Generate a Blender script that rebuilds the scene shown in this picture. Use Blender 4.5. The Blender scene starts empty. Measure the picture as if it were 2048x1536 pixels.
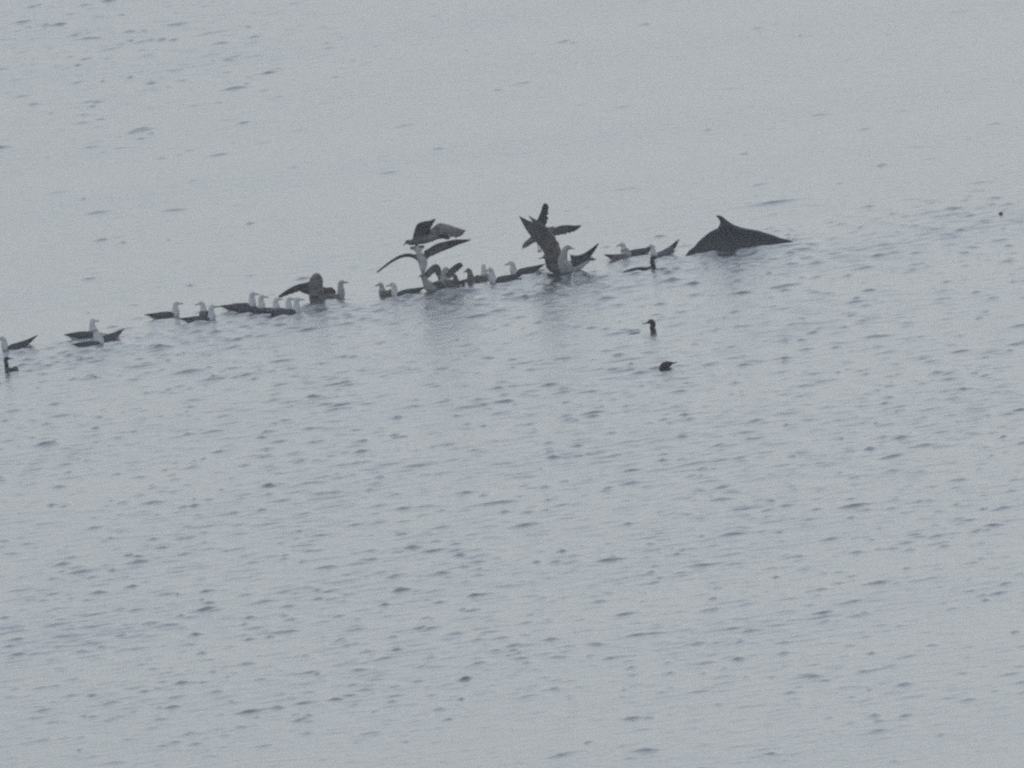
import bpy, math, random
import numpy as np
from mathutils import Vector

S = bpy.context.scene
C = S.collection
random.seed(11)
rng = np.random.default_rng(7)

# ------------------------------------------------------------------ camera
CAM = Vector((0.0, 0.0, 35.0))
DEP, ROLL, LENS = math.radians(4.0), math.radians(7.7), 1255.0
fwd = Vector((0, math.cos(DEP), -math.sin(DEP)))
rt0 = Vector((1, 0, 0))
up0 = rt0.cross(fwd)
right = math.cos(ROLL) * rt0 - math.sin(ROLL) * up0
up = math.cos(ROLL) * up0 + math.sin(ROLL) * rt0
cam = bpy.data.objects.new('camera', bpy.data.cameras.new('camera'))
C.objects.link(cam)
from mathutils import Matrix
m = Matrix((right, up, -fwd)).transposed().to_4x4()
m.translation = CAM
cam.matrix_world = m
cam.data.lens = LENS
cam.data.sensor_width = 36.0
cam.data.clip_start = 1.0
cam.data.clip_end = 30000.0
S.camera = cam

# ------------------------------------------------------------------ light
SUN_EL, SUN_AZ = math.radians(12), math.radians(38)      # low behind the flock, veiled by thin cloud
w = bpy.data.worlds.new('World')
S.world = w
w.use_nodes = True
nt = w.node_tree
bg = nt.nodes['Background']
sky = nt.nodes.new('ShaderNodeTexSky')
sky.sky_type = 'NISHITA'
sky.sun_disc = False
sky.sun_elevation = SUN_EL
sky.sun_rotation = SUN_AZ
sky.air_density = 1.0
sky.dust_density = 1.0
sky.ozone_density = 3.7
hs = nt.nodes.new('ShaderNodeHueSaturation')
hs.inputs['Saturation'].default_value = 0.36              # a grey, overcast sky
nt.links.new(sky.outputs[0], hs.inputs['Color'])
nt.links.new(hs.outputs[0], bg.inputs['Color'])
bg.inputs['Strength'].default_value = 0.15
sun = bpy.data.objects.new('sun', bpy.data.lights.new('sun', 'SUN'))
C.objects.link(sun)
sun.data.energy = 0.5
sun.data.angle = math.radians(20)
sun.data.color = (1.0, 0.97, 0.93)
sd = Vector((math.sin(SUN_AZ) * math.cos(SUN_EL), math.cos(SUN_AZ) * math.cos(SUN_EL), math.sin(SUN_EL)))
sun.rotation_euler = sd.to_track_quat('Z', 'Y').to_euler()
S.view_settings.view_transform = 'Standard'
S.view_settings.look = 'None'
S.view_settings.exposure = 0.36
S.view_settings.gamma = 1.0
S.view_settings.use_curve_mapping = False
S.render.engine = 'CYCLES'
S.cycles.use_denoising = False
S.cycles.filter_width = 2.4
S.cycles.max_bounces = 6
S.cycles.volume_bounces = 1

# ------------------------------------------------------------------ where a pixel of the photograph lies in the place
K = 36.0 / LENS / 2048.0
def ray(px, py):
    return fwd + right * ((px - 1024) * K) + up * ((768 - py) * K)
def at(px, py, z=0.0):                       # on the water (or at height z)
    d = ray(px, py)
    return CAM + d * ((z - CAM.z) / d.z)
def atY(px, py, Y):                          # at a given distance
    d = ray(px, py)
    return CAM + d * (Y / d.y)

# ------------------------------------------------------------------ materials
def mat(name, col, rough=0.7, var=0.25, scale=30.0, spec=0.3, bump=0.0):
    mt = bpy.data.materials.new(name)
    mt.use_nodes = True
    n, l = mt.node_tree.nodes, mt.node_tree.links
    b = n['Principled BSDF']
    b.inputs['Roughness'].default_value = rough
    b.inputs['Specular IOR Level'].default_value = spec
    tc = n.new('ShaderNodeTexCoord')
    no = n.new('ShaderNodeTexNoise')
    no.inputs['Scale'].default_value = scale
    no.inputs['Detail'].default_value = 4
    l.new(tc.outputs['Object'], no.inputs['Vector'])
    mr = n.new('ShaderNodeMapRange')
    mr.inputs['From Min'].default_value = 0.3
    mr.inputs['From Max'].default_value = 0.7
    mr.inputs['To Min'].default_value = 1 - var
    mr.inputs['To Max'].default_value = 1 + var
    l.new(no.outputs['Fac'], mr.inputs['Value'])
    mx = n.new('ShaderNodeMix')
    mx.data_type = 'RGBA'
    mx.blend_type = 'MULTIPLY'
    mx.inputs['Factor'].default_value = 1.0
    mx.inputs['A'].default_value = (*col, 1)
    l.new(mr.outputs[0], mx.inputs['B'])
    l.new(mx.outputs['Result'], b.inputs['Base Color'])
    if bump:
        bp = n.new('ShaderNodeBump')
        bp.inputs['Strength'].default_value = 0.4
        bp.inputs['Distance'].default_value = bump
        l.new(no.outputs['Fac'], bp.inputs['Height'])
        l.new(bp.outputs[0], b.inputs['Normal'])
    return mt

M_white = mat('white_plumage', (0.76, 0.76, 0.74), 0.8, 0.10, 40)
M_pale = mat('pale_grey_plumage', (0.46, 0.46, 0.45), 0.8, 0.25, 18)
M_slate = mat('slate_mantle', (0.085, 0.088, 0.094), 0.7, 0.4, 16)
M_grey = mat('grey_mantle', (0.16, 0.17, 0.18), 0.7, 0.2, 35)
M_black = mat('black_primaries', (0.02, 0.02, 0.022), 0.6, 0.3, 60)
M_brown = mat('mottled_brown_plumage', (0.18, 0.165, 0.15), 0.8, 0.6, 12)
M_dbrown = mat('dark_brown_plumage', (0.105, 0.092, 0.080), 0.8, 0.5, 14)
M_bill = mat('dull_yellow_bill', (0.35, 0.25, 0.08), 0.5, 0.1, 40)
M_darkbill = mat('dark_bill', (0.05, 0.045, 0.04), 0.5, 0.1, 40)
M_eye = mat('dark_eye', (0.01, 0.01, 0.01), 0.2, 0.1, 40)
M_foot = mat('pinkish_foot', (0.30, 0.20, 0.17), 0.6, 0.1, 40)
M_corm = mat('blackish_wet_plumage', (0.018, 0.017, 0.018), 0.5, 0.3, 40)
M_auk = mat('sooty_brown_plumage', (0.035, 0.018, 0.016), 0.6, 0.3, 40)
M_whale = mat('wet_dark_skin', (0.011, 0.014, 0.017), 0.36, 0.45, 4, 0.45, 0.006)

# ------------------------------------------------------------------ water
def bare_water():
    mt = bpy.data.materials.new('sea_water')
    mt.use_nodes = True
    n, l = mt.node_tree.nodes, mt.node_tree.links
    b = n['Principled BSDF']
    b.inputs['Base Color'].default_value = (0.030, 0.042, 0.052, 1)
    b.inputs['IOR'].default_value = 1.333
    b.inputs['Roughness'].default_value = 0.2
    tc = n.new('ShaderNodeTexCoord')
    mp = n.new('ShaderNodeMapping')
    mp.inputs['Scale'].default_value = (1.0, 0.8, 1.0)
    l.new(tc.outputs['Object'], mp.inputs['Vector'])
    n1 = n.new('ShaderNodeTexNoise')
    n1.inputs['Scale'].default_value = 2.2
    n1.inputs['Detail'].default_value = 3.0
    n1.inputs['Roughness'].default_value = 0.5
    l.new(mp.outputs[0], n1.inputs['Vector'])
    bp = n.new('ShaderNodeBump')
    bp.inputs['Strength'].default_value = 1.0
    bp.inputs['Distance'].default_value = 0.02
    l.new(n1.outputs['Fac'], bp.inputs['Height'])
    n2 = n.new('ShaderNodeTexNoise')
    n2.inputs['Scale'].default_value = 7.0
    n2.inputs['Detail'].default_value = 2.0
    l.new(mp.outputs[0], n2.inputs['Vector'])
    bp2 = n.new('ShaderNodeBump')
    bp2.inputs['Strength'].default_value = 1.0
    bp2.inputs['Distance'].default_value = 0.012
    l.new(n2.outputs['Fac'], bp2.inputs['Height'])
    l.new(bp.outputs[0], bp2.inputs['Normal'])
    l.new(bp2.outputs[0], b.inputs['Normal'])
    return mt

def growing(start, first, end, g=1.3):
    out, s, p = [], first, start
    sign = 1 if end > start else -1
    while True:
        p = p + sign * s
        s *= g
        if (p - end) * sign >= 0:
            out.append(end)
            return out
        out.append(p)

XF, Y0, Y1 = 10.4, 418.0, 648.0
xs = np.arange(-XF, XF + 1e-6, 0.046)
ys = np.arange(Y0, Y1 + 1e-6, 0.082)
xs = np.array(growing(-XF, 0.06, -5000.0)[::-1] + list(xs) + growing(XF, 0.06, 5000.0))
ys = np.array(growing(Y0, 0.15, -2500.0)[::-1] + list(ys) + growing(Y1, 0.15, 6000.0))
X, Y = np.meshgrid(xs, ys)                    # rows along y

def project(X, Y):                            # water point -> photo pixel
    dx, dy, dz = X, Y, -CAM.z
    f = dy * fwd.y + dz * fwd.z
    f = np.where(f > 1, f, 1e9)
    r = dx * right.x + dy * right.y + dz * right.z
    u = dx * up.x + dy * up.y + dz * up.z
    return 1024 + r / f / K, 768 - u / f / K

# where the breeze ruffles the water and where slicks lie: patches on the sea
patches = [  # px, py, half-width, half-height, strength
    (250, 120, 520, 170, 0.55), (40, 40, 250, 90, 0.3), (1850, 440, 420, 70, 0.7), (1450, 640, 900, 130, 0.7),
    (400, 800, 700, 170, 0.75), (1500, 880, 800, 190, 0.9), (700, 1050, 800, 160, 0.65),
    (300, 1320, 620, 200, 0.85), (1100, 1330, 700, 160, 0.55), (1700, 1100, 500, 200, 0.55), (760, 640, 1000, 42, 0.95), (1000, 1000, 1500, 330, 0.25),
    (1750, 1420, 500, 120, 0.4)]
fine = (X >= -XF) & (X <= XF) & (Y >= Y0) & (Y <= Y1)
PX, PY = project(np.where(fine, X, 0), np.where(fine, Y, 500))
def patchy(PX, PY):
    PX = np.asarray(PX, float); PY = np.asarray(PY, float)
    # water further up the picture-line lies along the same bearing: compare along the tilted level
    a = np.full(PX.shape, 0.18)
    for cx, cy, hw, hh, s in patches:
        u = PX - cx
        v = (PY - cy) + 0.135 * u
        a = a + s * np.exp(-(u / hw) ** 2 - (v / hh) ** 2)
    return np.clip(a, 0, 1.35)
act = patchy(PX, PY)

H = np.zeros_like(X)
sub = np.ix_(np.where((ys >= Y0) & (ys <= Y1))[0], np.where((xs >= -XF) & (xs <= XF))[0])
xf, yf = xs[(xs >= -XF) & (xs <= XF)], ys[(ys >= Y0) & (ys <= Y1)]
Xf, Yf, Af = X[sub], Y[sub], act[sub]
h = np.zeros_like(Xf)
for i in range(64):
    lam = math.exp(rng.uniform(math.log(0.36), math.log(1.0)))
    th = rng.uniform(0, math.pi)
    k = 2 * math.pi / lam
    slope = 0.0042
    h += (slope / k) * np.sin(k * (Xf * math.cos(th) + Yf * math.sin(th)) + rng.uniform(0, 6.28))
env = np.zeros_like(Xf)
for i in range(14):                           # gusts: the ripple comes in uneven patches
    lam = rng.uniform(1.5, 6.0)
    th = rng.uniform(0, math.pi)
    k = 2 * math.pi / lam
    env += np.sin(k * (Xf * math.cos(th) + 0.35 * Yf * math.sin(th)) + rng.uniform(0, 6.28)) / math.sqrt(7)
env = np.clip(1 + 0.32 * env, 0.3, 2.0)
h *= (0.12 + 1.0 * Af) * env
# a long low swell
for lam, th, a in ((11.0, 1.45, 0.006), (17.0, 1.75, 0.010)):
    k = 2 * math.pi / lam
    h += a * np.sin(k * (Xf * math.cos(th) + Yf * math.sin(th)) + rng.uniform(0, 6.28))

def wavelet(x, y, L, A, ly=0.30, skew=0.0):   # a short steep ripple, its front towards the shore
    i0, i1 = np.searchsorted(xf, (x - 2.4 * L, x + 2.4 * L))
    j0, j1 = np.searchsorted(yf, (y - 2.5 * ly, y + 6 * ly))
    if i1 - i0 < 3 or j1 - j0 < 3:
        return
    dx = xf[i0:i1][None, :] - x
    dy = yf[j0:j1][:, None] - y - skew * dx
    prof = np.where(dy < 0, np.exp(-(dy / ly) ** 2), np.exp(-(dy / (2.4 * ly)) ** 2))
    h[j0:j1, i0:i1] += A * prof * np.exp(-(dx / L) ** 2)

streaks = [(1545,405,120,1),(325,80,35,1),(445,88,50,.8),(45,44,60,.8),(470,178,70,1),(68,208,40,.7),(1900,418,60,.8),
 (380,743,75,1.1),(570,721,90,.8),(90,890,50,1.1),(120,832,80,.6),(620,795,40,.6),(1100,770,50,.8),(1190,825,80,.8),
 (1480,586,60,.9),(1415,730,30,.8),(1920,702,60,.8),(1780,797,30,.8),(1850,890,40,.7),(1740,897,25,1.1),(1480,914,45,.7),
 (1610,905,60,.7),(1000,1005,110,1),(805,1017,40,1),(920,985,40,.7),(1060,1050,80,.9),(825,1095,30,1),(960,1112,70,.6),
 (1710,1013,80,1.1),(1540,1004,30,1),(1570,1013,35,.8),(1485,1057,40,.8),(1830,1068,35,.9),(1985,1050,50,.8),(410,1185,30,1),
 (575,1213,40,.9),(490,1192,30,.7),(390,1268,30,1.1),(715,1258,45,.7),(712,1235,25,.8),(1028,1293,40,.9),(1005,1278,40,.7),
 (790,1373,40,.7),(1475,1318,30,1.1),(1620,1349,80,.6),(500,1423,60,1),(480,1455,40,.7),(1265,1437,40,.9),(1410,1325,40,.6),
 (1200,1203,40,.8),(35,1280,40,.7),(35,1308,40,.8),(1540,1135,50,.6),(1050,165,60,.6),(120,385,60,.5),(780,343,50,.5),
 (1640,228,40,.5),(1730,258,30,.6),(1215,595,30,.8),(1390,565,25,1),(1400,585,30,.7),(1235,609,50,.8),(1235,668,80,.8),
 (360,1395,50,.7),(880,640,60,.7),(1000,620,50,.7),(900,890,40,.6),(700,770,50,.6),(250,660,50,.7),(160,715,30,.7),(1330,895,60,.6),
 (1900,830,30,.6),(1130,910,50,.9),(590,905,60,.7),(350,960,40,.6),(240,1060,50,.6),(1900,760,50,.6),(1660,760,50,.6),(1220,740,40,.5)]
for px, py, Lp, s in streaks:
    p = at(px, py)
    wavelet(p.x, p.y, Lp / 135 * 0.40, 0.032 * s, 0.125, rng.normal(0, 0.3))
n = 0
while n < 20000:
    x, y = rng.uniform(-10.2, 10.2), rng.uniform(420, 645)
    qx, qy = project(np.array([x]), np.array([y]))
    if rng.uniform() > float(patchy(qx, qy)[0]) ** 2.1:
        n += 0.15
        continue
    n += 1
    a = min(0.025, rng.exponential(0.0060))
    wavelet(x, y, min(0.24, rng.lognormal(-2.65, 0.5)), a, rng.uniform(0.07, 0.12), rng.normal(0, 0.7))
for i in range(1100):                         # chop added shoreward of flock and whale to break up their reflections
    px = rng.uniform(0, 1640)
    p = at(px, 696 - 0.1325 * px + rng.uniform(6, 46))
    wavelet(p.x, p.y, rng.uniform(0.04, 0.13), rng.uniform(0.004, 0.016), rng.uniform(0.09, 0.15), rng.normal(0, 0.6))
def ridge(px, py, L, A, d, ly=0.4):             # low smooth wave added shoreward of a swimmer to hide its reflection
    p = at(px, py)
    y = p.y - d
    i0, i1 = np.searchsorted(xf, (p.x - 2.6 * L, p.x + 2.6 * L))
    j0, j1 = np.searchsorted(yf, (y - 2.6 * ly, y + 2.6 * ly))
    dx, dy = xf[i0:i1][None, :] - p.x, yf[j0:j1][:, None] - y
    h[j0:j1, i0:i1] += A * np.exp(-(dx / L) ** 4 - ((dy - 0.15 * np.sin(dx * 5 + px)) / ly) ** 2)
ridge(1480, 500, 0.85, 0.052, 0.80)
for px, py in ((866, 588), (905, 582), (1105, 549), (1140, 551), (633, 607)):
    ridge(px, py, 0.26, 0.026, 0.9)
for px, py in ((810, 593), (875, 587), (912, 582), (948, 569), (1007, 566), (1049, 550), (1105, 549), (1145, 552), (633, 606), (664, 602), (575, 632), (535, 629),
               (495, 625), (405, 646), (335, 637), (185, 695), (215, 686), (1270, 513), (1325, 515), (1285, 543), (30, 701)):
    ridge(px, py, 0.30, 0.030, 0.75 + 0.12 * math.sin(px))
# ease down to the level sheet at the rim of the modelled water
edge = np.minimum(np.minimum(XF - np.abs(Xf), 2.0) / 2.0, np.minimum(np.minimum(Yf - Y0, Y1 - Yf), 4.0) / 4.0)
h *= np.clip(edge, 0, 1)
H[sub] = h
def water_z(x, y):
    i = int(np.clip(np.searchsorted(xf, x), 0, len(xf) - 1)); j = int(np.clip(np.searchsorted(yf, y), 0, len(yf) - 1))
    return float(h[j, i])

ny, nx = X.shape
me = bpy.data.meshes.new('sea')
co = np.stack([X, Y, H], -1).reshape(-1, 3).astype(np.float32)
idx = np.arange(nx * ny, dtype=np.int32).reshape(ny, nx)
q = np.stack([idx[:-1, :-1], idx[:-1, 1:], idx[1:, 1:], idx[1:, :-1]], -1).reshape(-1)
nf = (nx - 1) * (ny - 1)
me.vertices.add(nx * ny)
me.vertices.foreach_set('co', co.ravel())
me.loops.add(nf * 4)
me.loops.foreach_set('vertex_index', q)
me.polygons.add(nf)
me.polygons.foreach_set('loop_start', np.arange(0, nf * 4, 4, dtype=np.int32))
me.polygons.foreach_set('use_smooth', np.ones(nf, dtype=bool))
me.update(calc_edges=True)
me.materials.append(bare_water())
sea = bpy.data.objects.new('sea_water', me)
sea['kind'] = 'structure'
sea['label'] = 'calm grey sea with scattered small dark ripples'
C.objects.link(sea)

# ------------------------------------------------------------------ haze: a closed box of thin air round the camera and the sea
def build_haze():
    x0, x1, y0, y1, z0, z1 = -5200, 5200, -2700, 6200, -1.5, 38.0
    v = [(x, y, z) for z in (z0, z1) for y in (y0, y1) for x in (x0, x1)]
    f = [(0, 2, 3, 1), (4, 5, 7, 6), (0, 1, 5, 4), (2, 6, 7, 3), (0, 4, 6, 2), (1, 3, 7, 5)]
    me = bpy.data.meshes.new('haze')
    me.from_pydata(v, [], f)
    mt = bpy.data.materials.new('haze_air')
    mt.use_nodes = True
    n, l = mt.node_tree.nodes, mt.node_tree.links
    n.remove(n['Principled BSDF'])
    pv = n.new('ShaderNodeVolumePrincipled')
    pv.inputs['Color'].default_value = (0.90, 0.93, 1.0, 1)
    pv.inputs['Density'].default_value = 0.00024
    l.new(pv.outputs[0], n['Material Output'].inputs['Volume'])
    me.materials.append(mt)
    o = bpy.data.objects.new('haze', me)
    o['kind'] = 'stuff'
    o['label'] = 'thin grey haze hanging over the sea'
    C.objects.link(o)
build_haze()

# ------------------------------------------------------------------ mesh helpers
def obj(name, verts, faces, mats, parent=None, fm=None, smooth=True):
    me = bpy.data.meshes.new(name)
    me.from_pydata([tuple(v) for v in verts], [], faces)
    for mm in (mats if isinstance(mats, (list, tuple)) else [mats]):
        me.materials.append(mm)
    for i, p in enumerate(me.polygons):
        p.use_smooth = smooth
        if fm:
            p.material_index = fm[i]
    me.update()
    o = bpy.data.objects.new(name, me)
    C.objects.link(o)
    if parent:
        o.parent = parent
    return o

def spline(rows, k=4):                        # Catmull-Rom through rows of numbers
    R = [np.array(r, float) for r in rows]
    out = []
    for i in range(len(R) - 1):
        p0, p1, p2, p3 = R[max(i - 1, 0)], R[i], R[i + 1], R[min(i + 2, len(R) - 1)]
        for j in range(k):
            t = j / k
            out.append(0.5 * (2 * p1 + (p2 - p0) * t + (2 * p0 - 5 * p1 + 4 * p2 - p3) * t * t + (3 * p1 - p0 - 3 * p2 + p3) * t ** 3))
    out.append(R[-1])
    return out

def loft(rows, k=4, n=14, side=(0, 1, 0)):    # rows of x y z half-width half-height -> verts, faces, ring/angle of each face
    pts = spline(rows, k)
    sv = Vector(side)
    V, F, info = [], [], []
    for i, p in enumerate(pts):
        a, b = pts[max(i - 1, 0)], pts[min(i + 1, len(pts) - 1)]
        T = Vector(b[:3] - a[:3]).normalized()
        sv = (sv - T * sv.dot(T)).normalized()
        N = T.cross(sv)
        c = Vector(p[:3])
        for j in range(n):
            t = 2 * math.pi * j / n
            V.append(c + sv * (max(p[3], 0.001) * math.cos(t)) + N * (max(p[4], 0.001) * math.sin(t)))
    for i in range(len(pts) - 1):
        for j in range(n):
            F.append((i * n + j, (i + 1) * n + j, (i + 1) * n + (j + 1) % n, i * n + (j + 1) % n))
            info.append((i / (len(pts) - 1), j))
    F.append(tuple(range(n)))
    info.append((0, 0))
    F.append(tuple(range((len(pts) - 1) * n, len(pts) * n))[::-1])
    info.append((1, 0))
    return V, F, info

def sheet_wing(stations, k=4, thick=0.09, camber=0.06, ragged=0.0):
    """stations: (leading point, trailing point) from shoulder to tip -> a cambered wing with a thin trailing edge"""
    rows = spline([tuple(a) + tuple(b) for a, b in stations], k)
    us = (0.0, 0.06, 0.2, 0.42, 0.7, 1.0)
    th = (0.0, 0.55, 1.0, 0.85, 0.5, 0.1)
    V, F, nn = [], [], len(rows)
    for i, r in enumerate(rows):
        L, T = Vector(r[:3]), Vector(r[3:])
        r2, r1 = rows[min(i + 1, nn - 1)], rows[max(i - 1, 0)]
        span = Vector((r2[:3] + r2[3:]) - (r1[:3] + r1[3:]))
        ch = T - L
        if ragged and 0 < i < nn - 1:
            T = T - ch * (ragged * random.uniform(-0.6, 2.2))
            ch = T - L
        N = ch.cross(span)
        N = N.normalized() if N.length > 1e-9 else Vector((0, 0, 1))
        if N.z < 0:
            N = -N
        c = max(ch.length, 0.006)
        fade = 1 - 0.6 * i / (nn - 1)
        ring = [L + ch * u + N * (c * (camber * math.sin(math.pi * u) + thick * fade * t * 0.5) + 0.0015 * (t > 0)) for u, t in zip(us, th)]
        ring += [L + ch * u + N * (c * (camber * math.sin(math.pi * u) - thick * fade * t * 0.5) - 0.0015 * (t > 0)) for u, t in reversed(list(zip(us[1:], th[1:])))]
        V += ring
    n = len(us) * 2 - 1
    for i in range(nn - 1):
        for j in range(n):
            F.append((i * n + j, (i + 1) * n + j, (i + 1) * n + (j + 1) % n, i * n + (j + 1) % n))
    F.append(tuple(range(n)))
    F.append(tuple(range((nn - 1) * n, nn * n))[::-1])
    return V, F, nn, n

def ball(c, r, n=6, m=5):
    V, F = [Vector(c) + Vector((0, 0, r))], []
    for i in range(1, m):
        for j in range(n):
            a, b = math.pi * i / m, 2 * math.pi * j / n
            V.append(Vector(c) + Vector((r * math.sin(a) * math.cos(b), r * math.sin(a) * math.sin(b), r * math.cos(a))))
    V.append(Vector(c) - Vector((0, 0, r)))
    for j in range(n):
        F.append((0, 1 + j, 1 + (j + 1) % n))
        F.append((len(V) - 1, 1 + (m - 2) * n + (j + 1) % n, 1 + (m - 2) * n + j))
    for i in range(m - 2):
        for j in range(n):
            F.append((1 + i * n + j, 1 + (i + 1) * n + j, 1 + (i + 1) * n + (j + 1) % n, 1 + i * n + (j + 1) % n))
    return V, F

def thing(name, label, cat, loc, rz=0.0, group=None):
    o = bpy.data.objects.new(name, None)
    o.empty_display_size = 0.1
    C.objects.link(o)
    o.location = loc
    o.rotation_euler = (0, 0, rz)
    o['label'] = label
    o['category'] = cat
    if group:
        o['group'] = group
    return o

# ------------------------------------------------------------------ swimming gulls
FLOCK = 'gulls feeding in the flock on the water'
PLUM = {'dark': (M_white, M_slate, M_bill), 'grey': (M_white, M_grey, M_bill), 'brown': (M_brown, M_dbrown, M_darkbill),
        'mottled': (M_pale, M_brown, M_darkbill)}

R = lambda a: random.uniform(-a, a)
def gull(label, px, py, heading=0, kind='dark', s=1.0, neck=1.0, yaw=0.0, wing_up=0.0, wing_out=0.0, wings=(1, -1), sink=0.025, tail_up=0.0, bow=0.0):
    p = at(px, py)
    t = thing('gull', label, 'gull', (p.x, p.y, -sink), math.radians(heading), FLOCK)
    body, mantle, bill = PLUM[kind]
    t.rotation_euler.z += math.radians(R(9))
    neck *= 1 + R(0.06)
    yw = math.radians(yaw + R(22))
    nz = lambda z: 0.10 + (z - 0.10) * neck            # stretches or draws in the neck
    nx_, cy, sy = 0.150 + bow * 0.5, math.cos(yw), math.sin(yw)
    def hd(fx, z):                                      # a point of the head, turned on the neck
        return (nx_ + fx * cy, fx * sy, z)
    rows = [(-0.235, 0, 0.070 + tail_up, 0.012, 0.008), (-0.19, 0, 0.062 + tail_up * .6, 0.038, 0.026), (-0.12, 0, 0.045, 0.070, 0.052), (-0.02, 0, 0.035, 0.088, 0.072),
            (0.07, 0, 0.040, 0.086, 0.074), (0.125, 0, 0.062, 0.070, 0.064), (0.148 + bow * .2, 0, 0.105, 0.060, 0.058),
            (nx_, 0, nz(0.150), 0.049, 0.050), (*hd(0.000, nz(0.185)), 0.039, 0.041),
            (*hd(0.010, nz(0.185) + 0.030), 0.038, 0.039), (*hd(0.034, nz(0.185) + 0.042), 0.033, 0.032), (*hd(0.060, nz(0.185) + 0.036), 0.019, 0.018),
            (*hd(0.074, nz(0.185) + 0.031), 0.010, 0.010)]
    V, F, info = loft([tuple(c * s for c in r) for r in rows], 4, 14)
    fm = []
    for f in F:
        c = sum((V[i] for i in f), Vector()) / len(f)
        fm.append(1 if c.z > 0.078 * s and c.x < 0.085 * s and abs(c.y) < 0.08 * s else 0)
    obj('body', V, F, [body, mantle], t, fm)
    hz = nz(0.185)
    V, F, _ = loft([tuple(c * s for c in r) for r in ((*hd(0.066, hz + .033), .010, .012), (*hd(0.095, hz + .031), .007, .009), (*hd(0.115, hz + .026), .005, .007), (*hd(0.124, hz + .016), .002, .003))], 2, 8)
    obj('bill', V, F, bill, t)
    for sd in (1, -1):
        e = Vector(hd(0.040, hz + 0.049)) + Vector((-sy, cy, 0)) * (0.027 * sd)
        V, F = ball(e * s, 0.0055 * s)
        obj('eye', V, F, M_eye, t)
    V, F, _, _ = sheet_wing([(Vector(( -0.19, y, 0.062 + tail_up * .6)) * s, Vector((-0.285 + abs(y) * .25, y * 1.6, 0.074 + tail_up * 1.2)) * s) for y in (-0.04, 0, 0.04)], 3, 0.08, 0.0)
    obj('tail', V, F, body, t)
    for sd in wings:
        r2 = [(0.115, sd * .062, .062, .010, .026), (0.07, sd * .080, .066, .018, .052), (-0.02, sd * (.086 + wing_out * .3), .072, .018, .058),
              (-0.11, sd * (.068 + wing_out * .6), .082 + wing_up * .25, .016, .050), (-0.20, sd * (.036 + wing_out), .100 + wing_up * .55, .012, .032),
              (-0.28, sd * (.014 + wing_out * 1.2), .118 + wing_up, .007, .014), (-0.335, sd * (-.004 + wing_out * 1.3), .126 + wing_up * 1.35, .002, .004)]
        V, F, info = loft([tuple(c * s for c in r) for r in r2], 3, 10)
        obj('wing', V, F, [mantle, M_black], t, [1 if i[0] > 0.62 else 0 for i in info])
    return t, p

gull('gull cut by the left edge of the photo, its dark wing tips raised behind it', 32, 701, 178, 'dark', 1.02, 0.95, 0, 0.055, 0.06)
gull('rearmost gull of the left trio, facing right with dark tail to the left', 170, 677, 32, 'dark', 1.05, 1.25)
gull('right gull of the left trio, pale breast towards us, dark wing tips right', 213, 685, 218, 'dark', 1.0, 1.25, 20, 0.04)
gull('nearest gull of the left trio, low dark body in front of the others', 184, 695, 18, 'dark', 0.95, 0.85)
gull('gull swimming alone behind the pair, facing right with a pale upright neck', 334, 637, 4, 'dark', 0.98, 1.0)
gull('front gull of the close pair, dark wings and bill to the right', 405, 646, 2, 'dark', 1.03, 1.05)
gull('gull hidden behind the front gull of the pair, bill to the left', 414, 634, 100, 'grey', 1.0, 1.0, 75)
gull('leftmost gull of the tight row, pointed dark tail to the left', 486, 621, 2, 'dark', 1.05, 1.12)
gull('second gull of the tight row, dark nape and bill pointing right', 505, 627, 8, 'dark', 1.0, 1.3)
gull('third gull of the tight row, neck under the outstretched brown wing', 535, 629, 10, 'dark', 0.98, 1.05, 0)
gull('fourth gull of the tight row, second pale neck from its right end', 560, 630, 6, 'grey', 1.0, 1.12, 0)
gull('rightmost gull of the tight row, pale neck next to the hunched brown gull', 576, 632, 2, 'dark', 1.0, 1.22, 12)
gull('gull right of the hunched brown gull, neck stretched straight up', 664, 602, 5, 'mottled', 1.0, 1.42, -10, 0, 0, (1, -1), 0.02, 0, 0.02)
gull('brownish gull half hidden, head just left of the gull with a long dark back', 775, 592, 115, 'mottled', 0.92, 0.9, 40)
gull('gull facing left with a long low dark back, below the diving gull', 811, 593, 180, 'dark', 0.98, 1.1)
gull('brown headed gull at the right of the scrum, head turned to the left', 930, 571, 160, 'brown', 0.9, 0.75)
gull('dark brown gull upright in the scrum, facing us', 948, 569, 248, 'brown', 1.0, 1.25, -15)
gull('pale gull seen from behind, between the dark brown gull and the one facing left', 967, 561, 84, 'grey', 0.95, 1.1)
gull('low gull with dark back just left of the one holding its bill out', 1007, 566, 176, 'dark', 1.0, 1.3, 60)
gull('gull facing left with its bill held out, dark wings reaching to the big raised wing', 1049, 550, 180, 'dark', 1.0, 0.95, 0, 0.015)
gull('gull facing left above the bent necked cormorant, dark body overlapping the gull nearest the whale', 1270, 513, 196, 'dark', 0.98, 1.12)
gull('pale gull hunched low at the left foot of its neighbour, wing tips up', 1243, 519, 28, 'mottled', 0.85, 0.5, 160, 0.03, 0.02)
gull('gull nearest the whale, white neck upright and dark wing tips cocked up', 1325, 515, 205, 'grey', 0.86, 1.35, 0, 0.12, 0.03, (1, -1), 0.02, 0.03)

# ------------------------------------------------------------------ gulls with open wings
def wing_px(t, O, Y, sts, mats, tip=0.7, thick=0.09, ragged=0.07, camber=0.08):
    """stations as photo pixels with a depth offset: (leading px, py, dy, trailing px, py, dy)"""
    V, F, nn, n = sheet_wing([(atY(a, b, Y + c) - O, atY(d, e, Y + f) - O) for a, b, c, d, e, f in sts], 6, thick, camber, ragged)
    fm = [1 if (i // n) / (nn - 1) > tip else 0 for i in range((nn - 1) * n)] + [0, 1]
    return obj('wing', V, F, mats, t, fm)

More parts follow.
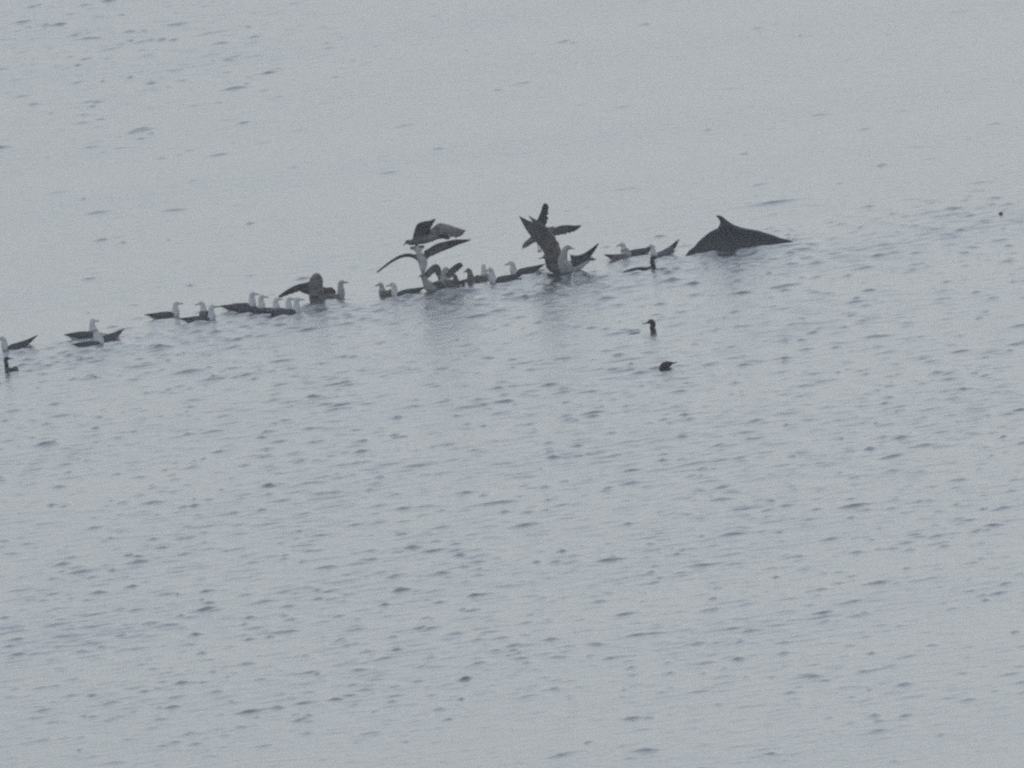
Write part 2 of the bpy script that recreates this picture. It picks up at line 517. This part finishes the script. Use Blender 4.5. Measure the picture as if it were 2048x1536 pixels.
def body_px(t, O, Y, rows, m, n=14):
    V, F, _ = loft([tuple(atY(a, b, Y + c) - O) + (r, r2) for a, b, c, r, r2 in rows], 4, n, (0, 1, 0))
    return obj('body', V, F, m, t)

def tube_px(name, t, O, Y, rows, m):
    V, F, _ = loft([tuple(atY(a, b, Y + c) - O) + (r, r) for a, b, c, r in rows], 2, 8, (0, 1, 0))
    return obj(name, V, F, m, t)

def open_gull(label, px, py, flying=False, Y=None):
    O = at(px, py) if Y is None else atY(px, py, Y)
    return thing('gull', label, 'gull', O, 0, FLOCK), O, O.y

def eyes_px(t, O, Y, a, b, dy, r=0.03):
    for sd in (1, -1):
        V, F = ball(atY(a, b, Y + dy + sd * r) - O, 0.0055)
        obj('eye', V, F, M_eye, t)

# hunched brown gull among the tight row
t, O, Y = open_gull('hunched brown gull with its left wing spread over the tight row', 633, 606)
body_px(t, O, Y, [(632, 611, -.02, .05, .05), (632, 600, 0, .105, .10), (633, 585, .02, .118, .11), (632, 570, .02, .115, .105), (633, 561, 0, .112, .10), (634, 555, -.03, .085, .075), (635, 551.5, -.07, .03, .03)], M_brown)
wing_px(t, O, Y, [(630, 559, 0, 634, 592, .1), (612, 565, .02, 616, 590, .12), (595, 569, -.05, 600, 584, .1), (575, 579, -.12, 580, 589, .04), (556, 593, -.2, 560, 596, -.12)], [M_brown, M_dbrown], .6)
wing_px(t, O, Y, [(640, 571, .05, 640, 596, .1), (652, 575, .08, 655, 592, .14), (664, 575, .12, 662, 588, .2), (673, 584, .2, 670, 588, .24)], [M_brown, M_dbrown], .6)
tube_px('bill', t, O, Y, [(636, 553.5, -.09, .012), (638, 556, -.15, .003)], M_darkbill)
eyes_px(t, O, Y, 636, 553, -.08)

# brown gull flapping just above the water
Yf1 = at(865, 570).y + 1.0
t, O, Y = open_gull('brown gull in flight, uppermost of the left airborne pair, wings raised', 845, 480, True, Yf1)
body_px(t, O, Y, [(880, 474, .18, .02, .015), (866, 476, .12, .05, .045), (848, 478, .02, .075, .07), (832, 482, -.05, .06, .055), (822, 485, -.09, .040, .040), (815, 484, -.12, .030, .032), (811, 486, -.14, .014, .014)], M_brown)
wing_px(t, O, Y, [(824, 484, -.05, 852, 484, .05), (828, 464, -.12, 858, 474, .0), (835, 448, -.22, 862, 464, -.08), (848, 443, -.34, 862, 457, -.24), (860, 441, -.44, 866, 449, -.36), (871, 437, -.52, 869, 443, -.48)], [M_dbrown, M_dbrown], .7)
wing_px(t, O, Y, [(838, 470, .05, 830, 492, .0), (860, 459, .18, 856, 485, .08), (877, 447, .32, 880, 480, .2), (896, 449, .45, 902, 477, .36), (916, 456, .58, 920, 474, .52), (932, 461, .68, 928, 466, .66)], [M_brown, M_dbrown], .7)
V, F, _, _ = sheet_wing([(atY(876, 470, Y + .1) - O, atY(894, 468, Y + .12) - O), (atY(876, 474, Y + .16) - O, atY(898, 473, Y + .2) - O), (atY(876, 478, Y + .22) - O, atY(894, 478, Y + .28) - O)], 3)
obj('tail', V, F, M_dbrown, t)
tube_px('bill', t, O, Y, [(812, 486, -.135, .010), (808, 489, -.16, .007), (807, 492, -.165, .002)], M_darkbill)
eyes_px(t, O, Y, 815, 483, -.12)

# gull tipping down head first, tail fanned
Yf2 = at(845, 585).y + 0.6
t, O, Y = open_gull('pale gull diving head first with tail fanned up, long wings spread wide', 840, 520, True, Yf2)
body_px(t, O, Y, [(835, 497, .12, .085, .02), (838, 506, .08, .088, .045), (842, 516, .03, .088, .065), (846, 525, -.03, .076, .068), (846, 533, -.08, .055, .055), (846, 540, -.12, .038, .038), (845, 545, -.15, .022, .022)], M_pale)
wing_px(t, O, Y, [(845, 508, .0, 838, 526, .06), (830, 509, .0, 828, 517, .1), (815, 507, -.02, 813, 514, .08), (797, 512, -.1, 797, 518, .0), (776, 525, -.22, 778, 529, -.14), (753, 544, -.38, 755, 546, -.36)], [M_brown, M_dbrown], .6, .07, .02)
wing_px(t, O, Y, [(848, 502, .0, 850, 528, .08), (857, 497, -.02, 857, 516, .08), (872, 488, -.06, 872, 508, .06), (890, 483, -.12, 892, 500, .0), (912, 479, -.2, 914, 491, -.1), (943, 479, -.34, 941, 481, -.33)], [M_brown, M_dbrown], .6, .07, .02)
V, F, _, _ = sheet_wing([(atY(833 + i * 2.6, 505 - i * .5, Y + .09) - O, atY(821 + i * 6.8, 494.5 - i * .8, Y + .2 - .012 * (i - 2) ** 2) - O) for i in range(5)], 3, .1, .02)
tl = obj('tail', V, F, M_pale, t)
V, F, _, _ = sheet_wing([(atY(822 + i * 6.6, 499 - i * .7, Y + .16 - .012 * (i - 2) ** 2) - O, atY(820.5 + i * 7.0, 493.5 - i * .8, Y + .21 - .012 * (i - 2) ** 2) - O) for i in range(5)], 3, .5, .02)
obj('tail_band', V, F, M_dbrown, tl)
tube_px('bill', t, O, Y, [(845, 545, -.15, .010), (844, 549, -.17, .007), (843, 551, -.175, .002)], M_darkbill)
eyes_px(t, O, Y, 845, 541, -.13)

# gull in the scrum with arched wing
t, O, Y = open_gull('pale breasted gull in the scrum under its own arched brown wing', 866, 587)
body_px(t, O, Y, [(885, 576, .25, .03, .03), (880, 578, .15, .07, .06), (870, 578, .02, .10, .085), (860, 574, -.06, .09, .08), (853, 566, -.1, .06, .06), (849, 558, -.12, .042, .042), (846, 552, -.14, .036, .036), (842, 551, -.17, .024, .024)], M_pale)
wing_px(t, O, Y, [(842, 552, -.2, 850, 568, -.1), (853, 541, -.18, 860, 554, -.08), (864, 531, -.1, 866, 548, .0), (873, 528, .0, 872, 549, .1), (881, 535, .08, 876, 560, .16), (884, 550, .12, 874, 572, .2)], [M_brown, M_brown], .9, .12)
wing_px(t, O, Y, [(864, 566, -.14, 868, 584, -.1), (874, 562, -.12, 876, 584, -.08), (884, 564, -.06, 884, 580, -.02), (892, 570, .02, 890, 576, .04)], [M_brown, M_dbrown], .6)
tube_px('bill', t, O, Y, [(842, 551.5, -.17, .010), (838, 553, -.19, .006), (836, 556, -.2, .002)], M_darkbill)
eyes_px(t, O, Y, 845, 549, -.15)

t, O, Y = open_gull('gull in the scrum flicking one dark wing tip up to the right', 900, 582)
body_px(t, O, Y, [(922, 572, .15, .03, .025), (912, 571, .08, .07, .05), (900, 569, 0, .09, .075), (890, 562, -.05, .075, .07), (886, 552, -.08, .045, .045), (888, 543, -.08, .034, .034), (892, 538, -.06, .032, .032), (897, 539, -.04, .018, .018)], M_pale)
wing_px(t, O, Y, [(888, 552, -.05, 898, 562, .0), (897, 540, -.06, 905, 553, .0), (909, 530, -.08, 913, 545, -.02), (920, 525, -.1, 921, 538, -.06), (926, 530, -.12, 925, 534, -.1)], [M_brown, M_dbrown], .5)
wing_px(t, O, Y, [(888, 560, -.14, 894, 574, -.12), (904, 560, -.12, 904, 574, -.1), (920, 562, -.02, 918, 570, 0), (930, 566, .06, 928, 568, .08)], [M_brown, M_dbrown], .6)
tube_px('bill', t, O, Y, [(896, 539, -.05, .009), (901, 541, -.02, .002)], M_darkbill)
eyes_px(t, O, Y, 893, 536, -.06)

# big gull alighting, wings straight up
t, O, Y = open_gull('large dark gull alighting beside the pale one, broad wings thrown straight up', 1105, 549)
body_px(t, O, Y, [(1150, 524, .25, .03, .02), (1138, 528, .18, .07, .05), (1122, 533, .06, .105, .09), (1108, 533, -.03, .10, .095), (1099, 525, -.09, .065, .065), (1095, 517, -.12, .044, .044), (1092, 513, -.14, .038, .038), (1087, 515, -.17, .024, .024)], M_brown)
wing_px(t, O, Y, [(1092, 536, -.16, 1140, 534, -.05), (1090, 512, -.18, 1124, 508, -.06), (1080, 494, -.2, 1116, 486, -.08), (1066, 478, -.24, 1104, 466, -.12), (1054, 462, -.27, 1088, 452, -.2), (1046, 448, -.3, 1066, 444, -.26), (1038, 432, -.34, 1042, 434, -.32)], [M_dbrown, M_dbrown], .8, .07, .06)
wing_px(t, O, Y, [(1104, 530, .12, 1134, 526, .2), (1098, 500, .16, 1122, 496, .24), (1086, 474, .2, 1108, 468, .28), (1074, 456, .24, 1090, 450, .3), (1064, 442, .27, 1074, 440, .3), (1056, 431, .3, 1058, 432, .31)], [M_dbrown, M_dbrown], .8, .07, .06)
tube_px('bill', t, O, Y, [(1088, 515, -.165, .012), (1081, 516, -.2, .009), (1077, 518, -.22, .003)], M_bill)
V, F, _, _ = sheet_wing([(atY(1146, 520 + i * 4, Y + .2 + .05 * i) - O, atY(1160, 516 + i * 6, Y + .28 + .06 * i) - O) for i in range(3)], 3)
obj('tail', V, F, M_pale, t)
eyes_px(t, O, Y, 1092, 512, -.14)

# pale gull beside it
t, O, Y = open_gull('pale breasted gull below the raised wings, looking right with a dark wing lifted', 1138, 552)
body_px(t, O, Y, [(1178, 522, .3, .02, .015), (1166, 528, .2, .05, .04), (1150, 536, .08, .09, .075), (1134, 538, -.02, .105, .095), (1126, 524, -.08, .080, .080), (1128, 508, -.1, .052, .052), (1131, 499, -.1, .042, .042), (1136, 495, -.09, .037, .037), (1142, 496, -.08, .022, .022)], M_pale)
wing_px(t, O, Y, [(1140, 509, -.12, 1146, 536, -.06), (1152, 511, -.1, 1160, 529, -.04), (1167, 507, -.06, 1174, 521, .0), (1181, 498, -.02, 1184, 510, .04), (1198, 485, .04, 1196, 491, .06)], [M_slate, M_black], .6, .1, .04)
wing_px(t, O, Y, [(1146, 517, .14, 1150, 530, .2), (1162, 516, .2, 1164, 526, .26), (1178, 516, .3, 1178, 522, .34), (1193, 518, .42, 1192, 520, .43)], [M_slate, M_black], .6)
V, F, _, _ = sheet_wing([(atY(1172, 516 + i * 3, Y + .2 + .06 * i) - O, atY(1188, 515 + i * 3.5, Y + .3 + .06 * i) - O) for i in range(3)], 3)
obj('tail', V, F, M_white, t)
tube_px('bill', t, O, Y, [(1141, 496, -.085, .011), (1147, 497, -.07, .008), (1150, 499, -.06, .003)], M_bill)
eyes_px(t, O, Y, 1137, 493, -.09)

# dark gull flying behind the raised wings
Yf3 = at(1090, 545).y + 2.2
t, O, Y = open_gull('dark gull flying behind the raised wings, head down to the left, feet dangling', 1075, 475, True, Yf3)
body_px(t, O, Y, [(1108, 455, .12, .025, .02), (1098, 461, .08, .06, .05), (1084, 469, 0, .082, .07), (1070, 476, -.05, .066, .058), (1060, 483, -.08, .046, .044), (1052, 489, -.1, .040, .040), (1047, 494, -.12, .024, .024)], M_brown)
wing_px(t, O, Y, [(1066, 466, -.08, 1090, 466, .06), (1071, 452, -.12, 1092, 453, .0), (1075, 439, -.18, 1096, 438, -.06), (1081, 425, -.25, 1097, 425, -.16), (1085, 412, -.32, 1097, 414, -.28), (1088, 407, -.36, 1095, 408, -.35)], [M_dbrown, M_dbrown], .7)
wing_px(t, O, Y, [(1085, 462, .06, 1092, 480, .12), (1100, 459, .12, 1104, 474, .2), (1118, 452, .2, 1118, 471, .28), (1134, 450, .28, 1136, 467, .36), (1150, 451, .36, 1150, 462, .42), (1163, 450, .44, 1162, 453, .45)], [M_brown, M_dbrown], .6)
V, F, _, _ = sheet_wing([(atY(1098, 459 + i * 3, Y + .1) - O, atY(1109, 456 + i * 4, Y + .18) - O) for i in range(3)], 3)
obj('tail', V, F, M_dbrown, t)
tube_px('bill', t, O, Y, [(1047, 494, -.12, .011), (1043, 499, -.14, .003)], M_darkbill)
eyes_px(t, O, Y, 1051, 488, -.1)
for dx, dd in ((0, 0), (4, .05)):
    f = tube_px('leg', t, O, Y, [(1075 + dx, 480, dd, .008), (1076 + dx, 492, dd - .02, .006), (1077 + dx, 500, dd - .04, .006)], M_foot)
    V, F, _, _ = sheet_wing([(atY(1076 + dx, 499, Y + dd - .06) - O, atY(1076 + dx, 505, Y + dd - .08) - O), (atY(1079 + dx, 499, Y + dd - .03) - O, atY(1079 + dx, 505, Y + dd - .03) - O)], 2, .2)
    obj('foot', V, F, M_foot, f)

# ------------------------------------------------------------------ cormorants: low dark bodies, long necks
def cormorant(label, px, py, heading, s=1.0, yaw=0.0, sink=0.03, neck=1.0):
    p = at(px, py)
    t = thing('cormorant', label, 'cormorant', (p.x, p.y, -sink), math.radians(heading), 'cormorants swimming in front of the flock')
    yw = math.radians(yaw)
    nx_ = 0.225
    hd = lambda fx, z: (nx_ + fx * math.cos(yw), fx * math.sin(yw), z)
    zt = 0.04 + 0.185 * neck
    rows = [(-0.30, 0, 0.03, .015, .010), (-0.24, 0, .035, .04, .022), (-0.12, 0, .02, .085, .055), (0.02, 0, .01, .095, .070), (.13, 0, .018, .075, .064),
            (.195, 0, .040, .052, .054), (.222, 0, .075, .042, .042), (.214, 0, .04 + .11 * neck, .036, .036), (*hd(-.004, zt - .03), .034, .036), (*hd(.004, zt), .037, .039), (*hd(.03, zt + .010), .034, .034),
            (*hd(.062, zt + .004), .017, .017), (*hd(.078, zt), .010, .010)]
    V, F, _ = loft([tuple(c * s for c in r) for r in rows], 4, 14)
    obj('body', V, F, M_corm, t)
    V, F, _ = loft([tuple(c * s for c in r) for r in ((*hd(.07, zt + .001), .009, .011), (*hd(.11, zt - .002), .006, .007), (*hd(.14, zt - .004), .005, .006), (*hd(.147, zt - .012), .002, .003))], 2, 8)
    obj('bill', V, F, M_darkbill, t)
    for sd in (1, -1):
        V, F, _ = loft([tuple(c * s for c in r) for r in ((.13, sd * .05, .055, .010, .018), (.02, sd * .068, .062, .016, .034), (-.12, sd * .058, .062, .014, .028), (-.24, sd * .02, .055, .004, .008))], 3, 8)
        obj('wing', V, F, M_corm, t)
        V, F = ball((Vector(hd(.04, zt + .016)) + Vector((-math.sin(yw), math.cos(yw), 0)) * (.024 * sd)) * s, .005 * s)
        obj('eye', V, F, M_eye, t)
    V, F, _, _ = sheet_wing([(Vector((-.26, y, .035)) * s, Vector((-.42, y * 1.2, .025 + .0 * y)) * s) for y in (-.035, 0, .035)], 3, .08, 0)
    obj('tail', V, F, M_corm, t)

cormorant('cormorant with neck bent up just below the gull nearest the whale', 1279, 543, 3, 0.95, 0, 0.030, 0.9)
cormorant('lone cormorant facing left in open water below the whale, body awash', 1274, 667, 352, 1.08, 172, 0.088, 0.88)
cormorant('dark cormorant at the left edge of the photo, bill turned right', 24, 741, 112, 0.85, -112, 0.03, 1.0)

# ------------------------------------------------------------------ small auks, sitting low
def auk(label, px, py, heading, s=1.0, sink=0.0):
    p = at(px, py)
    t = thing('auk', label, 'seabird', (p.x, p.y, -sink), math.radians(heading), 'small dark seabirds swimming alone')
    rows = [(-.145, 0, .0, .015, .010), (-.12, 0, .015, .045, .035), (-.07, 0, .045, .068, .060), (-.015, 0, .062, .064, .062), (.030, 0, .072, .048, .048), (.062, 0, .078, .034, .033), (.086, 0, .076, .022, .020), (.10, 0, .074, .010, .011)]
    V, F, _ = loft([tuple(c * s for c in r) for r in rows], 4, 14)
    obj('body', V, F, M_auk, t)
    V, F, _ = loft([tuple(c * s for c in r) for r in ((.092, 0, .075, .010, .012), (.140, 0, .078, .006, .008), (.165, 0, .075, .002, .003))], 2, 8)
    obj('bill', V, F, M_darkbill, t)
    for sd in (1, -1):
        V, F, _ = loft([tuple(c * s for c in r) for r in ((.01, sd * .055, .05, .008, .016), (-.05, sd * .064, .05, .010, .028), (-.10, sd * .048, .036, .008, .018), (-.145, sd * .02, .02, .003, .005))], 3, 8)
        obj('wing', V, F, M_auk, t)
        V, F = ball(Vector((.075, sd * .031, .095)) * s, .004 * s)
        obj('eye', V, F, M_eye, t)
auk('small reddish brown seabird low in the water, bill to the right, below the lone cormorant', 1336, 737, 4, 0.85)
auk('tiny dark seabird far to the right of the whale, seen end on', 2003, 431, 60, 0.45)

# ------------------------------------------------------------------ the whale
def whale():
    wl = at(1476, 500)
    Y = wl.y
    t = thing('whale', 'dark arched whale back with hooked dorsal fin breaking the surface at right of the flock', 'whale', (wl.x, wl.y, 0))
    def xz(px, py):
        q = atY(px, py, Y) - wl
        return q.x, q.z
    top = [xz(*p) for p in ((1367, 516), (1380, 497.5), (1395, 481.5), (1412, 467), (1427, 457.5), (1441, 452.5), (1455, 451), (1470, 451.5), (1485, 454), (1502, 457), (1524, 461), (1545, 467.5), (1567, 474.5), (1586, 482))]
    rows = []
    # tail stock and flukes lie under water to the left, head under water to the right
    xl, zl = top[0]
    xr, zr = top[-1]
    rows += [(xl - 0.42, 0, zl - 0.85, .05, .05), (xl - 0.22, 0, zl - 0.52, .10, .11)]
    for i, (x, z) in enumerate(top):
        u = i / (len(top) - 1)
        rad = 0.15 + 0.25 * math.sin(math.pi * u) ** 0.9
        # centre lies below the back along the local normal
        a, b = top[max(i - 1, 0)], top[min(i + 1, len(top) - 1)]
        tx, tz = b[0] - a[0], b[1] - a[1]
        l = math.hypot(tx, tz)
        rows.append((x + tz / l * rad, 0, z - tx / l * rad, rad * .5, rad))
    rows += [(xr + 0.12, 0, zr - 0.24, .14, .17), (xr + 0.40, 0, zr - 0.40, .13, .15), (xr + 0.66, 0, zr - 0.56, .04, .05)]
    V, F, _ = loft(rows, 3, 28)
    obj('body', V, F, M_whale, t)
    # dorsal fin: swept back to the left, thick at its base
    lead = [xz(*p) for p in ((1496, 459), (1484, 455), (1469, 450), (1457, 442.5), (1447, 434.5), (1441.5, 431.5), (1437, 430.5))]
    trail = [xz(*p) for p in ((1430, 464), (1434, 458), (1439, 450), (1440, 444), (1438, 438.5), (1434.5, 434.5), (1431.5, 431.8))]
    V, F = [], []
    us = (0, .08, .25, .5, .75, 1)
    th = (.15, .6, 1, .85, .5, .12)
    rows = spline([(*a, *b) for a, b in zip(lead, trail)], 3)
    for i, r in enumerate(rows):
        tk = 0.055 * (1 - .8 * i / (len(rows) - 1))
        ring = [(r[0] + (r[2] - r[0]) * u, tk * q, r[1] + (r[3] - r[1]) * u) for u, q in zip(us, th)]
        ring += [(x, -y, z) for x, y, z in reversed(ring)]
        V += ring
    n = 12
    for i in range(len(rows) - 1):
        for j in range(n):
            F.append((i * n + j, i * n + (j + 1) % n, (i + 1) * n + (j + 1) % n, (i + 1) * n + j))
    F.append(tuple(range(n)))
    F.append(tuple(range((len(rows) - 1) * n, len(rows) * n)))
    obj('dorsal_fin', V, F, M_whale, t)
    # tail flukes, under water
    V, F, _, _ = sheet_wing([(Vector((xl - .36, y, zl - .80)), Vector((xl - .52 - abs(y) * .35, y * 1.1, zl - 1.05))) for y in (-.42, -.2, 0, .2, .42)], 3)
    obj('tail_fluke', V, F, M_whale, t)
whale()
